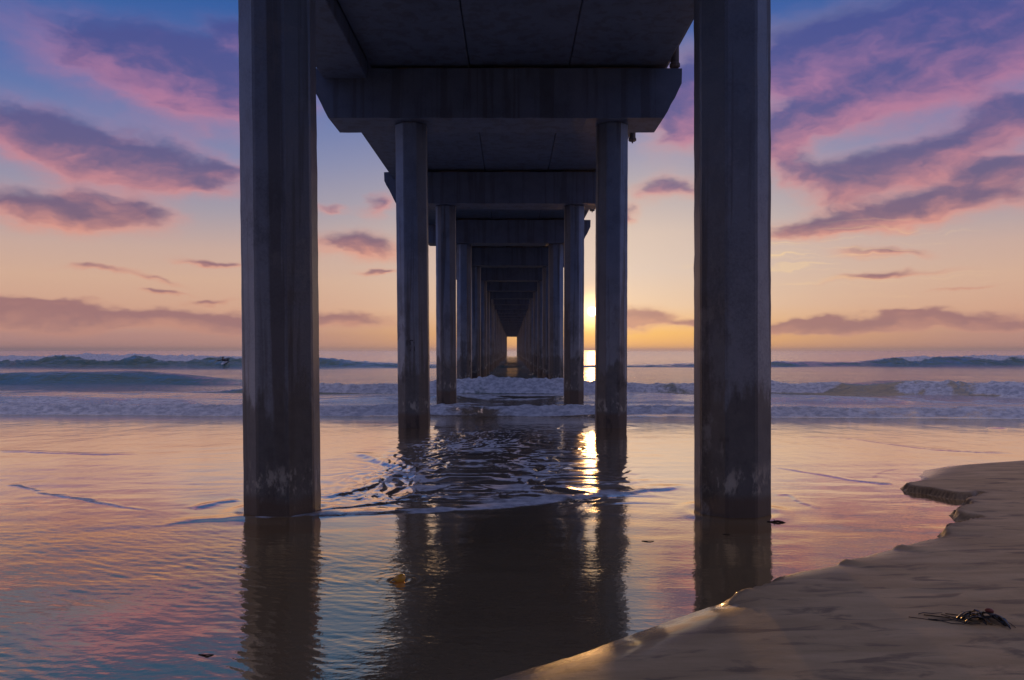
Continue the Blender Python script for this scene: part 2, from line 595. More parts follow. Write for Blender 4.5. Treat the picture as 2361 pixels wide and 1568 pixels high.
gr.put(b1n.inputs['Height'], n_mid)
gr.L.new(b0, b1n.inputs['Normal'])
b1 = b1n.outputs[0]
bn = gr.N.new('ShaderNodeBump')
gr.put(bn.inputs['Strength'], attr(gr, 'far'))
bn.inputs['Distance'].default_value = 1.6
gr.put(bn.inputs['Height'], n_far)
gr.L.new(b1, bn.inputs['Normal'])
gr.put(p.inputs['Normal'], bn.outputs[0])
wg = gr.N.new('ShaderNodeBsdfGlossy')
gr.put(wg.inputs['Color'], gr.mix(deep, gr.mix(warm_reflect, (1.0, 0.93, 0.84, 1), (1.0, 0.76, 0.42, 1)), (1.0, 0.91, 0.86, 1)))  # warm evening light painted into the reflection colour, strongest near shore
gr.put(wg.inputs['Roughness'], rgh)
gr.put(wg.inputs['Normal'], bn.outputs[0])
fr = gr.N.new('ShaderNodeFresnel')
fr.inputs['IOR'].default_value = 1.34
gr.put(fr.inputs['Normal'], bn.outputs[0])
wm = gr.N.new('ShaderNodeMixShader')
fshal = gr.m('POWER', fr.outputs[0], 0.12)
fdeep = gr.m('MINIMUM', gr.mul(fr.outputs[0], 1.9), 0.97)
gr.put(wm.inputs[0], gr.add(gr.mul(fshal, gr.sub(1.0, deep)), gr.mul(fdeep, deep)))
gr.L.new(p.outputs[0], wm.inputs[1])
gr.L.new(wg.outputs[0], wm.inputs[2])
fb = gr.N.new('ShaderNodeBsdfPrincipled')
fn = gr.noise(gr.mapping(pos, scale=(1.0, 1.6, 2.0)), 5.0, 6.0, 0.68)
gr.put(fb.inputs['Base Color'], gr.mix(gr.smooth(fn, 0.35, 0.65), (0.42, 0.46, 0.52, 1), (0.80, 0.83, 0.87, 1)))
fb.inputs['Roughness'].default_value = 0.75
gr.put(fb.inputs['Normal'], bump(gr, fn, 0.8, 0.08))
thr = gr.sub(1.0, foam_a)
cov = gr.smooth(gr.add(gr.mul(fn, 0.5), 0.25), gr.sub(thr, 0.16), gr.add(thr, 0.16))
cov = gr.mul(cov, gr.smooth(foam_a, 0.03, 0.3))
ms = gr.N.new('ShaderNodeMixShader')
gr.put(ms.inputs[0], cov)
gr.L.new(wm.outputs[0], ms.inputs[1])
gr.L.new(fb.outputs[0], ms.inputs[2])
gr.L.new(ms.outputs[0], out.inputs['Surface'])

# sand -------------------------------------------------------------
M_SAND, gr, p, out = material('damp_sand')
geo = gr.N.new('ShaderNodeNewGeometry')
pos = geo.outputs['Position']
wet = attr(gr, 'wet')
streak = gr.noise(gr.mapping(pos, rot=(0, 0, R(12)), scale=(1.1, 4.5, 1)), 1.2, 6.0, 0.6, 0.5)
grain = gr.noise(pos, 150.0, 3.0, 0.7)
mott = gr.noise(pos, 14.0, 5.0, 0.65)
c = gr.mix(gr.smooth(streak, 0.38, 0.68), (0.55, 0.38, 0.19, 1), (0.70, 0.50, 0.265, 1))
c = gr.mix(gr.mul(gr.smooth(gr.noise(gr.mapping(pos, rot=(0, 0, R(-8)), scale=(1.5, 5, 1)), 1.6, 5, 0.6, 0.6), 0.52, 0.66), 0.7), c, (0.19, 0.135, 0.085, 1))
c = gr.mix(gr.mul(gr.sub(grain, 0.5), 0.5), c, (0.5, 0.4, 0.26, 1))
c = gr.mix(gr.mul(wet, 0.6), c, (0.16, 0.105, 0.065, 1))
c = gr.mix(gr.mul(attr(gr, 'cut'), 0.85), c, (0.085, 0.06, 0.038, 1))
gr.put(p.inputs['Base Color'], c)
gr.put(p.inputs['Roughness'], gr.lerp(wet, 0, 1, 0.82, 0.22))
p.inputs['Specular IOR Level'].default_value = 0.35
gr.put(p.inputs['Coat Weight'], gr.smooth(wet, 0.25, 0.9, 0.0, 0.7))
p.inputs['Coat Roughness'].default_value = 0.1
p.inputs['Coat IOR'].default_value = 1.8
gr.put(p.inputs['Normal'], bump(gr, gr.add(gr.mul(grain, 0.3), gr.add(gr.mul(mott, 0.7), gr.mul(gr.noise(gr.mapping(pos, rot=(0, 0, R(10)), scale=(1, 2.2, 1)), 40.0, 3.0, 0.6), 0.5))), 0.6, 0.009))

# ------------------------------------------------------------------ the beach
SHORE_PX = [(2361, 1053, .0), (2200, 1065, 0), (2135, 1076, 0), (2122, 1092, .1), (2130, 1104, .5), (2075, 1122, 1), (2092, 1130, 1),
            (2140, 1136, 1), (2190, 1147, 1), (2235, 1150, 1), (2262, 1144, .9), (2218, 1161, 1), (2236, 1170, 1), (2192, 1188, 1),
            (2202, 1199, 1), (2255, 1203, .8), (2215, 1211, .9), (2185, 1222, 1), (2164, 1236, 1), (2172, 1246, .7), (2130, 1250, .35), (2072, 1264, .35),
            (2058, 1270, .8), (2040, 1273, .3), (1990, 1288, .3), (1945, 1299, .45), (1932, 1305, .8), (1915, 1308, .3), (1840, 1321, .25), (1800, 1332, .3),
            (1776, 1345, .5), (1748, 1359, .6), (1722, 1372, .8), (1698, 1380, 1), (1684, 1388, .8), (1640, 1400, .0), (1560, 1428, 0), (1500, 1450, 0),
            (1420, 1480, 0), (1370, 1500, 0), (1300, 1522, 0), (1230, 1543, 0), (1170, 1560, 0), (1130, 1572, 0)]
SHORE = [(900, 30, 0), (60, 13.5, 0), (20, 12.0, 0), (10, 11.3, 0)]
SHORE += [plane_point(a, b, 0.0) + (s,) for a, b, s in SHORE_PX]
SHORE += [(-0.6, 3.28, 0), (-1.6, 2.95, 0), (-3.5, 2.6, 0), (-9, 2.1, 0), (-60, 0.5, 0), (-900, -8, 0)]
shore_xy = [(a, b) for a, b, c in SHORE]
shore_s = np.array([c for a, b, c in SHORE])
land_poly = shore_xy + [(-900, -900), (900, -900)]

DENTS = [(2172, 1352, .10, .035, .012), (2210, 1338, .07, .02, .006), (1990, 1410, .16, .04, .008), (2115, 1430, .2, .05, .006), (1860, 1392, .13, .03, .006),
         (1950, 1500, .1, .03, .006), (2230, 1300, .12, .03, .006)]


def sand_height(X, Y):
    wob = 0.026 * fbm2d(X * 3.7, Y * 3.7, 4, 5, 0.6)
    d, par, _ = poly_dist(X, Y, shore_xy)
    sc0 = np.interp(par, np.arange(len(shore_s)), shore_s)
    wob = wob * (0.3 + 0.7 * np.clip(sc0 * 2, 0, 1))
    ins = inside(X, Y, land_poly)
    sd = np.where(ins, d, -d) + np.where(d < 1.5, wob * np.exp(-d * 2), 0)
    sc = np.interp(par, np.arange(len(shore_s)), shore_s)
    st = 0.5 + 0.5 * np.sin(par * 40 + 5 * perlin(X * 9, Y * 9, 3))
    cliff = sc * ss(sd, -0.01, 0.045 + 0.03 * st)
    lip = (1 - sc) * (0.8 * ss(sd, -0.04, 0.26) + 0.2 * ss(sd, 0.1, 0.6))
    cliff, lip = (0.055 + 0.02 * sc * np.exp(-np.clip(sd, 0, 9) / 0.25)) * cliff, 0.055 * lip
    inland = 0.73 * (X + 0.07) - 0.68 * (Y - 3.55)
    up = 0.014 * 0.5 * (inland + np.sqrt(inland * inland + 1.0)) * ss(sd, 0.0, 1.0)
    up = up + 0.0028 * fbm2d(X * 0.9, Y * 1.4, 4, 9) * ss(sd, 0.05, 0.6) + 0.0016 * fbm2d(X * 6, Y * 16, 3, 19) * ss(sd, 0.05, 0.4)
    dn = -np.clip(-sd, 0, 4) * 0.10 - np.clip(-sd - 4, 0, 200) * 0.05
    z = zbase(Y) + np.where(sd > -0.02, cliff + lip + up, 0) + np.where(sd < 0, dn, 0)
    for (a, b, rx, ry, dep) in DENTS:
        cx, cy = plane_point(a, b, 0.1)
        z = z - dep * np.exp(-(((X - cx) / rx) ** 2 + ((Y - cy) / ry) ** 2))
    for (xx, yy) in ((-2.03, 7.3), (1.95, 7.3)):
        z = z - 0.06 * np.exp(-((X - xx) ** 2 + (Y - yy) ** 2) / 0.5)
    wet = np.clip(np.clip(1 - 1.6 * sc, 0, 1) * np.exp(-np.clip(sd, 0, 9) / 0.2) + 0.2 * np.exp(-np.clip(sd, 0, 9) / 0.8) + 0.24 * sc * np.exp(-(np.clip(sd, 0, 9) / 0.07) ** 2), 0, 1)
    cut = sc * np.exp(-((sd - 0.02) / 0.055) ** 2) * (0.75 + 0.5 * (st - 0.5))
    return z, np.where(sd < 0, 1 - 0.9 * sc, wet), np.clip(cut, 0, 1)


def sand_z(x, y):
    return float(sand_height(np.array([float(x)]), np.array([float(y)]))[0][0])


def sand_point(px, py):
    z = 0.06
    for _ in range(12):
        x, y = plane_point(px, py, z)
        z = sand_z(x, y)
    return Vector((x, y, z))


def axis(fine0, fine1, step, lo, hi, grow=1.18):
    a = list(np.arange(fine0, fine1, step))
    s, v = step, a[-1]
    while v < hi:
        s *= grow
        v += s
        a.append(v)
    s, v = step, a[0]
    b = []
    while v > lo:
        s *= grow
        v -= s
        b.append(v)
    return np.array(b[::-1] + a)


ax = axis(-0.8, 8.2, 0.02, -900, 900)
ay = axis(2.6, 11.6, 0.022, -900, 60)
SX, SY = np.meshgrid(ax, ay)
SZ, SW, SCUT = sand_height(SX, SY)
sand = new_obj('beach_sand', grid_mesh('beach_sand', SX, SY, SZ, {'wet': SW, 'cut': SCUT}), None, M_SAND)
sand['kind'] = 'structure'

# ------------------------------------------------------------------ the sea
def wave_field():
    # rows (distance), denser around each breaking crest
    rows = []
    v, H = 1.0, CAM_Z
    while v < 20000:
        rows.append(v)
        Hc = CAM_Z - float(zbase(v))
        step = v * v / (Hc * 824.0)
        k = 0.55 if v < 12 else (0.6 if v < 60 else 0.8)
        v += max(0.007, step * k)
    for s0, a, b, st in ((20.0, -1.2, 0.8, 0.035), (33.6, -1.6, 1.4, 0.05), (42.0, -2.2, 2.0, 0.08), (100.0, -4.5, 4.5, 0.16), (27.5, -.6, .6, .08)):
        rows += list(np.arange(s0 + a, s0 + b, st))
    rows = np.unique(np.round(np.array(rows), 4))
    keep = [rows[0]]
    for r in rows[1:]:
        if r - keep[-1] > 0.004:
            keep.append(r)
    S1 = np.array(keep)
    t_in = np.arange(-0.70, 0.7001, 1.5 / 824.0)
    t_out = 0.70 + np.cumsum(1.5 / 824.0 * 1.13 ** np.arange(1, 45))
    T = np.concatenate([-t_out[::-1], t_in, t_out])
    S, TT = np.meshgrid(S1, T, indexing='ij')
    X = TT * np.maximum(S, 4.0)
    dS = np.gradient(S1)[:, None] * np.ones_like(TT)
    return S, X, dS


S, X, dS = wave_field()
dX = np.maximum(S, 4.0) * 1.5 / 824.0


def bumpf(x, knots):
    k = np.array(knots)
    return np.interp(x, k[:, 0], k[:, 1])


WAVES = []
# shore break: low foam roll
WAVES.append(dict(s=20.0, off=-0.05 * X + 0.30 * perlin(X * 0.14, X * 0 + 3.1, 4) + 0.10 * perlin(X * 0.7, X * 0 + 9, 5),
                  A=0.25 * (1 + 0.3 * perlin(X * 0.3, X * 0 + 5, 6)), foam=bumpf(X, [(-30, 1), (0.5, 0.95), (2.0, .75), (6, .9), (30, 1)]), wf=0.42, wb=1.2, W=2.6))
# second roll
fB = bumpf(X, [(-30, 0.15), (-11, 0.25), (-8.2, .75), (-4, .9), (-2.6, 1), (2.2, 1), (4, .9), (10, .95), (12.0, .8), (13.2, .05), (16.2, .05), (17.2, .95), (30, 1)])
AB = bumpf(X, [(-30, 0.12), (-12, 0.16), (-9, .46), (-4, .5), (-2.6, .60), (2.2, .62), (4, .46), (8, .42), (12, .44), (15.5, .58), (18, .5), (30, .45)])
WAVES.append(dict(s=33.6, off=bumpf(X, [(-30, 0), (6, 0), (20, -3.0), (40, -5)]) + 0.35 * perlin(X * 0.16, X * 0 + 1.3, 8) + 0.12 * perlin(X * 0.8, X * 0 + 2.3, 9),
                  A=AB * (1 + 0.22 * perlin(X * 0.55, X * 0 + 7, 10)), foam=fB, wf=0.55, wb=1.6, W=5))
# green unbroken swell on the left
AC = bumpf(X, [(-40, .62), (-24, .66), (-19.5, .80), (-17, .66), (-14.5, .38), (-11, .16), (-4, .06), (8, .08), (20, .2), (40, .25)])
WAVES.append(dict(s=42.0, off=0.5 * perlin(X * 0.08, X * 0 + 2.7, 12) + 0.02 * X, A=AC, foam=0.0 * X, wf=1.7, wb=2.2, W=5))
# outer breaker
fD = bumpf(X, [(-75, .4), (-63, .55), (-60, .72), (-57, .62), (-55, .16), (-53, .2), (-51.5, .6), (-49, .85), (-47, .6), (-45.5, .2), (-43.5, .28), (-42, .6), (-38.5, .55), (-36, .2), (-31, .28), (-29, .1), (-12, .12),
               (28, .05), (46, .08), (47.5, .6), (50, .55), (52, .12), (54.5, .1), (57, .5), (60, .75), (75, .6)])
fD = np.clip(0.2 + fD + 0.16 * perlin(X * 0.35, S * 0.35, 31) + 0.14 * perlin(X * 1.2, S * 0.9, 32), 0, 1)
AD = bumpf(X, [(-90, 1.2), (-60, 1.2), (-40, 1.15), (-33, 1.1), (-22, .95), (-12, .5), (0, .25), (14, .35), (30, .55), (42, .62), (48, 1.1), (60, 1.2), (90, 1.1)])
WAVES.append(dict(s=100.0, off=1.3 * perlin(X * 0.035, X * 0 + 5.2, 14) + 0.35 * perlin(X * 0.2, X * 0 + 8.2, 15),
                  A=AD * (1 + 0.06 * perlin(X * 0.12, X * 0 + 4, 16)), foam=fD, wf=3.0, wb=4.5, W=10))
# small hump between
WAVES.append(dict(s=27.5, off=0.8 * perlin(X * 0.1, X * 0 + 6.7, 18), A=0.13 * np.clip(0.5 + 1.3 * perlin(X * 0.16, X * 0 + 9.1, 19), 0, 2), foam=0 * X + 0.35, wf=0.7, wb=1.5, W=4))

Y = S.copy()
for w in WAVES:
    Y = Y + w['off'] * np.exp(-((S - w['s']) / w['W']) ** 2)

Z = zbase(Y)
FOAM = np.zeros_like(X)
for w in WAVES:
    u = S - w['s']
    A = w['A']
    wf = w['wf'] * (1.25 - 0.35 * w['foam'])
    front = ss(u, -wf, 0.0)
    prof = np.where(u < 0, front, np.exp(-(np.abs(u) / w['wb']) ** 1.4))
    lowf = -wf * (0.12 + (0.62 if w['s'] > 60 else 0.95) * np.clip(w['foam'], 0, 1))
    fm = np.clip(w['foam'] * 1.2 + 0.3 * (w['foam'] > 0.04), 0, 1) * ss(u, lowf, lowf + 0.3 * wf) * (1 - ss(u, 0.1 * w['wb'], 0.5 * w['wb']))
    sc = w['s'] / 20.0
    lump = np.abs(fbm2d(X * 2.6 / sc ** 0.6, S * 3.0 / sc ** 0.6, 5, int(w['s']), 0.52)) * 0.42 - 0.15 + 0.25 * perlin(X * 0.9 / sc ** 0.6, S * 0.5, 77)
    Z = Z + A * prof * (1 + lump * fm * 0.55)
    gap = np.clip(0.88 + 0.55 * fbm2d(X * 0.5 / sc ** .6, S * 1.2 / sc ** .6, 4, 50 + int(w['s'])), 0.25, 1.0)
    FOAM = np.maximum(FOAM, fm * gap)
    trail = w['foam'] * ss(u, -0.1, 0.3) * np.exp(-np.clip(u, 0, 99) / (2.2 * w['wb']))
    lace = np.clip(0.35 + 0.9 * fbm2d(X * 0.9 / sc ** 0.5, S * 1.6 / sc ** 0.5, 4, 40 + int(w['s'])), 0, 1)
    FOAM = np.maximum(FOAM, trail * lace * 0.55)

# foam rags between the rolls
zone = ss(Y, 20.5, 22.5) * (1 - ss(Y, 31, 37))
rag = fbm2d(X * 0.35, Y * 0.9, 5, 61)
FOAM = np.maximum(FOAM, zone * np.clip(rag * 1.6 + 0.12, 0, 0.62))

# free waves of many lengths, thinned where the mesh cannot carry them
rng = np.random.default_rng(11)


def free_waves(n, lmin, lmax, slope, spread, seed, ang0=0.0):
    r = np.random.default_rng(seed)
    out = np.zeros_like(X)
    for i in range(n):
        lam = lmin * (lmax / lmin) ** ((i + r.random()) / n)
        a = r.normal(ang0, spread)
        k = 2 * math.pi / lam
        kx, ky = k * math.sin(a), k * math.cos(a)
        samp = np.abs(ky) * dS + np.abs(kx) * dX        # phase per cell
        att = np.clip(1.6 - samp / 1.3, 0, 1)
        if att.max() <= 0:
            continue
        ph = r.random() * 6.283
        out += att * (slope / k) * math.sqrt(2.0 / n) * np.sin(kx * X + ky * Y + ph)
    return out


env = np.clip(0.62 + 0.85 * fbm2d(X * 0.45, Y * 0.6, 3, 71), 0.12, 1.6)
nearw = 1 - ss(Y, 8.0, 13.0)
left = ss(X, 0.2, -1.6)
env = env * (0.7 + 0.3 * ss(X, -1.2, -2.6))
Z += nearw * env * (0.7 + 0.5 * left) * (free_waves(40, 0.035, 0.10, 0.036, 0.40, 1) + free_waves(24, 0.10, 0.26, 0.013, 0.5, 8))
Z += nearw * env * left * free_waves(20, 0.045, 0.11, 0.075, 0.25, 2, 0.5)
Z += nearw * (0.5 + 0.5 * env) * free_waves(14, 0.25, 0.9, 0.014, 0.5, 3)
midw = ss(Y, 7.5, 10.0) * (1 - ss(Y, 24, 34))
Z += midw * (0.35 + 0.65 * env) * free_waves(34, 0.14, 1.3, 0.009, 0.3, 4)
farw = ss(Y, 20.3, 24)
Z += farw * free_waves(40, 0.8, 12.0, 0.065, 0.35, 5)
Z += ss(Y, 60, 130) * free_waves(30, 8.0, 60.0, 0.05, 0.4, 6)

# swash edges and wakes near the piles: polylines in photo pixels on the water plane
LINES = [
    # points, step height, ridge height, ridge width, foam
    ([(352, 1207), (480, 1203), (600, 1198), (737, 1190), (860, 1184), (960, 1181), (1060, 1178), (1150, 1172), (1240, 1160), (1330, 1149), (1430, 1139), (1520, 1130), (1600, 1117)],
     0.012, 0.022, 0.14, [(0, .2), (2, .5), (3, .55), (4.5, .6), (5.5, .85), (7, .95), (9, .95), (10.5, .6), (11.5, .3), (12, .1)]),
    ([(440, 1176), (505, 1161), (566, 1152)], 0.0, 0.032, 0.07, [(0, 0), (2, .2)]),
    ([(740, 1149), (800, 1140), (850, 1124), (890, 1104), (925, 1094), (960, 1097), (990, 1108)], 0.0, 0.055, 0.09, [(0, 0), (3, 0), (5, .25), (6, .6)]),
    ([(815, 1040), (845, 1052), (880, 1066), (925, 1080), (965, 1096)], 0.0, 0.055, 0.12, [(0, 0), (2, .1), (4, .5)]),
    ([(900, 1052), (935, 1072), (975, 1088)], 0.0, 0.04, 0.09, [(0, 0), (2, .2)]),
    ([(0, 1117), (40, 1121), (80, 1130), (98, 1138), (150, 1147), (200, 1153), (215, 1160), (280, 1168), (360, 1182)], 0.008, 0.006, 0.035, [(0, .85), (4, .75), (6, .85), (8, .4)]),
    ([(-60, 1039), (60, 1041), (130, 1044), (230, 1047), (330, 1045)], 0.004, 0.022, 0.10, [(0, 0), (4, 0)]),
    ([(1775, 1005), (1880, 1007), (1960, 1010), (2060, 1024), (2150, 1036), (2260, 1042), (2361, 1045)], 0.008, 0.012, 0.07, [(0, .0), (6, .1)]),
    ([(1860, 997), (1960, 1003), (2060, 1004), (2140, 1012)], 0.004, 0.010, 0.07, [(0, 0), (3, 0)]),
    ([(1775, 1074), (1850, 1088), (1900, 1096), (1960, 1108), (2030, 1116), (2075, 1113)], 0.008, 0.010, 0.05, [(0, .2), (3, .45), (4, .75), (5, .6)]),
    ([(1775, 1139), (1820, 1142), (1850, 1160), (1900, 1180)], 0.004, 0.008, 0.05, [(0, .25), (3, .0)]),
    ([(1440, 966), (1490, 960), (1530, 959), (1590, 966)], 0.0, 0.04, 0.3, [(0, 0), (3, 0)]),
    ([(780, 1170), (900, 1158), (1040, 1150), (1180, 1138), (1300, 1126), (1440, 1114), (1560, 1104)], 0.0, 0.008, 0.10, [(0, .2), (2, .6), (5, .55), (6, .2)]),
    ([(960, 1122), (1080, 1112), (1200, 1104), (1320, 1098), (1430, 1090)], 0.0, 0.006, 0.09, [(0, .5), (2, .6), (4, .3)]),
    ([(1000, 1062), (1120, 1070), (1220, 1082), (1330, 1078)], 0.0, 0.006, 0.10, [(0, .4), (2, .6), (3, .3)]),
    ([(2270, 985), (2330, 986)], 0.0, 0.06, 0.15, [(0, 0), (1, 0)]),
    ([(700, 1186), (760, 1178), (850, 1164), (950, 1155), (1040, 1160)], 0.0, 0.025, 0.05, [(0, 0), (2, .2), (4, .5)]),
]
sel = (Y < 22) & (np.abs(X) < 16)
xs, ys = X[sel], Y[sel]
zz, ff = np.zeros_like(xs), np.zeros_like(xs)
wobx = xs + 0.03 * fbm2d(xs * 4, ys * 4, 3, 81)
woby = ys + 0.05 * fbm2d(xs * 3, ys * 3, 3, 83)
for pts, step, ridge, wid, fk in LINES:
    pw = [plane_point(a, b, float(zbase(CAM_Z * 1900 / (b - 807.5)))) for a, b in pts]
    d, par, sg = poly_dist(wobx, woby, pw)
    n = len(pw) - 1
    taper = ss(par, 0.0, 0.35 * n ** 0.5) * (1 - ss(par, n - 0.35 * n ** 0.5, n)) if step == 0 else ss(par, 0, 0.8) * (1 - ss(par, n - 0.8, n - 0.01))
    side = d * sg * (1 if pw[-1][0] > pw[0][0] else -1)       # + = seaward
    w = np.where(side > 0, wid * 1.3, wid * (0.34 if step > 0 else 0.62))
    fv = np.interp(par, [a for a, b in fk], [b for a, b in fk])
    rag = 1 + 0.5 * fbm2d(xs * 9, ys * 9, 3, 85) * fv
    zz += 0.42 * taper * ridge * np.exp(-(d / w) ** 2) * rag
    zz += 0.6 * taper * step * ss(side, -wid * 0.3, wid * 0.3) * np.exp(-np.clip(side, 0, 99) / 1.2)
    wfm = np.where(side > 0, wid * 3.4, wid * 0.8) * np.clip(0.85 + 0.7 * fbm2d(xs * 1.7, ys * 1.7, 3, 87), 0.3, 1.6)
    fv = fv * np.clip(0.9 + 0.5 * fbm2d(xs * 2.6, ys * 5, 3, 88), 0.3, 1.15)
    ff = np.maximum(ff, taper * fv * np.exp(-(d / wfm) ** 2) * 0.9)
# churned water under the pier between the first and second pile pairs
ch = np.exp(-((xs + 0.35) / 1.55) ** 4) * ss(ys, 7.2, 8.2) * (1 - ss(ys, 13, 20))
rot = 0.6 * perlin(xs * 0.35, ys * 0.35, 91)
cx, cy = xs * np.cos(rot) + ys * np.sin(rot), -xs * np.sin(rot) + ys * np.cos(rot)
wx = cx + 0.35 * fbm2d(cx * 0.9, cy * 0.9, 2, 92)
wy = cy + 0.35 * fbm2d(cx * 0.9, cy * 0.9, 2, 93)
rid = 1 - np.abs(fbm2d(wx * 1.5, wy * 2.4, 4, 94))
zz += ch * (0.026 * (rid - 0.6) + 0.003 * fbm2d(wx * 5, wy * 8, 3, 95))
ff = np.maximum(ff, ch * np.clip((rid - 0.70) * 3.0 + 0.5 * perlin(xs * 0.8, ys * 0.8, 96) + 0.06 + 0.25 * fbm2d(wx * 4, wy * 7, 3, 98), 0, 0.75))
# eddies where the water meets the piles
for (qx, qy) in ((-2.03, 7.3), (1.95, 7.3), (-1.98, 16.69), (2.0, 16.69)):
    dq = np.hypot(xs - qx, ys - qy)
    ff = np.maximum(ff, 0.65 * np.exp(-((dq - 0.37) / 0.08) ** 2) * np.clip(0.4 + perlin(xs * 3, ys * 3, 97), 0, 1) * (1.0 if qx < 0 else 0.5))
    zz += 0.010 * np.exp(-((dq - 0.42) / 0.10) ** 2)
# ring where the kelp float lies
kx, ky = plane_point(920, 1338)
dq = np.hypot(xs - kx, ys - ky)
zz += 0.0012 * np.sin(dq * 95) * np.exp(-dq / 0.16)
Z[sel] += zz
FOAM[sel] = np.maximum(FOAM[sel], ff)

DEEP = ss(Y, 22, 36)
ROUGH = np.interp(Y, [0, 7, 12, 20, 40, 100, 400, 3000], [0.02, 0.03, 0.06, 0.09, 0.12, 0.15, 0.18, 0.2])
CH = np.zeros_like(Y)
CH[sel] = ch
ROUGH = ROUGH + 0.06 * CH
MID = np.interp(Y, [0, 6, 9, 18, 22, 45, 90, 160], [0.02, 0.03, 0.035, 0.07, 0.8, 1.0, 0.8, 0.3])
FAR = np.interp(Y, [0, 20, 40, 120, 1000, 6000], [0.0, 0.05, 0.30, 0.75, 0.8, 0.7])
sea = new_obj('sea', grid_mesh('sea', X, Y, Z, {'foam': FOAM, 'deep': DEEP, 'rough': ROUGH, 'mid': MID, 'far': FAR, 'warm_reflect': 1 - ss(Y, 5.0, 9.5),
                                        'fine': np.interp(Y, [0, 5, 9, 13], [.5, .5, .3, 0]) * np.clip(env * 1.1, 0.15, 1.2)}), None, M_WATER)
sea['kind'] = 'structure'


def sea_z(x, y):
    i = np.argmin(np.abs(Y[:, X.shape[1] // 2] - y))
    lo, hi = max(0, i - 60), min(Y.shape[0], i + 60)
    d = (X[lo:hi] - x) ** 2 + (Y[lo:hi] - y) ** 2
    return float(Z[lo:hi].ravel()[np.argmin(d)])


# ------------------------------------------------------------------ the pier
D1, SPAN = 7.30, 9.39
N_BENT = 30
CAP_B, CAP_T = CAM_Z + 4.55, CAM_Z + 5.52
SOFFIT = CAM_Z + 5.61
pier = empty('pier', (0, D1, 0))
thing(pier, 'long concrete pier on paired octagonal piles running straight out to sea', 'pier')


def pile_mesh(name, jitter, seed):
    rr = random.Random(seed)
    bm = bmesh.new()
    w = 0.305
    rad = w / math.cos(math.pi / 8)
    zs = [-3.2, -0.6] + ([0.0 + 0.12 * i for i in range(int((CAP_B) / 0.12))] if jitter else [0.0, 3.0]) + [CAP_B - 0.02]
    rings = []
    for z in zs:
        ring = []
        for k in range(8):
            a = math.pi / 8 + k * math.pi / 4
            r = rad + (rr.gauss(0, 0.0012) if jitter else 0)
            for da in (-0.045, 0.045):                      # two points per corner: a small arris
                ring.append(bm.verts.new((r * math.cos(a + da) * 1.0, r * math.sin(a + da), z)))
        rings.append(ring)
    n = 16
    for A, B in zip(rings, rings[1:]):
        for k in range(n):
            bm.faces.new((A[k], A[(k + 1) % n], B[(k + 1) % n], B[k]))
    bm.faces.new(rings[-1])
    bm.faces.new(rings[0][::-1])
    return bm_mesh(bm, name)


pile_far = pile_mesh('pile', False, 0)
pile_near = [pile_mesh('pile', True, 10 + i) for i in range(6)]
for me in [pile_far] + pile_near:
    me.materials.append(M_PILE)


def cap_mesh():
    bm = bmesh.new()
    prof = [(-3.60, 0.0), (2.98, 0.0), (3.33, 0.67), (3.33, 0.97), (-3.96, 0.97), (-3.96, 0.70)]
    nx = []
    # subdivided outline so that the arrises can be worn
    pts = []
    for i, (a, b) in enumerate(prof):
        c, d = prof[(i + 1) % len(prof)]
        L = math.hypot(c - a, d - b)
        k = max(1, int(L / 0.15))
        for j in range(k):
            t = j / k
            pts.append((a + (c - a) * t + random.gauss(0, .004), b + (d - b) * t + random.gauss(0, .004)))
    fa = [bm.verts.new((x, -0.55, z)) for x, z in pts]
    ba = [bm.verts.new((x, 0.55, z)) for x, z in pts]
    bm.faces.new(fa)
    bm.faces.new(ba[::-1])
    for k in range(len(pts)):
        j = (k + 1) % len(pts)
        bm.faces.new((fa[j], fa[k], ba[k], ba[j]))
    bmesh.ops.recalc_face_normals(bm, faces=bm.faces)
    me = bm_mesh(bm, 'pile_cap')
    me.materials.append(M_CAP)
    return me


cap_me = cap_mesh()


def slab_mesh(x0, x1, seed):
    bm = bmesh.new()
    add_box(bm, x0 + 0.008, x1 - 0.008, -SPAN / 2 + 0.01, SPAN / 2 - 0.01, 0.0, 0.55, 0.012)
    me = bm_mesh(bm, 'deck_slab')
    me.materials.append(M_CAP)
    return me


slabs = [slab_mesh(-2.80, -0.84, 1), slab_mesh(-0.84, 1.13, 2), slab_mesh(1.13, 3.07, 3)]
bm = bmesh.new()
add_box(bm, -3.68, -2.82, -SPAN / 2 + 0.60, SPAN / 2 - 0.60, -0.31, 0.56, 0.015)
beam_me = bm_mesh(bm, 'edge_beam')
beam_me.materials.append(M_CAP)
bm = bmesh.new()
add_box(bm, -3.95, 3.40, -SPAN / 2 + 0.004, SPAN / 2 - 0.004, 0.565, 0.78, 0.01)
top_me = bm_mesh(bm, 'deck_topping')
top_me.materials.append(M_CAP)
bm = bmesh.new()
add_box(bm, -0.45, 0.45, -0.4, 0.4, 0.002, SOFFIT - CAP_T - 0.012)
pad_me = bm_mesh(bm, 'bearing_pad')
pad_me.materials.append(M_IRON)
# parapet along each deck edge
bm = bmesh.new()
add_box(bm, -0.03, 0.03, -SPAN / 2 + 0.02, SPAN / 2 - 0.02, -0.04, 0.04)
rail_me = bm_mesh(bm, 'handrail')
rail_me.materials.append(M_BARK)
bm = bmesh.new()
add_box(bm, -0.05, 0.05, -0.05, 0.05, 0.782, 1.9)
post_me = bm_mesh(bm, 'rail_post')
post_me.materials.append(M_BARK)

LX = [-2.03, -1.98, -2.07, -2.06]
RX = [1.95, 2.00, 1.95, 1.90]
LEAN = {(0, 0): -0.62, (0, 1): -0.05, (1, 0): -0.55, (1, 1): 0.2}
pier_world = Vector((0, D1, 0))


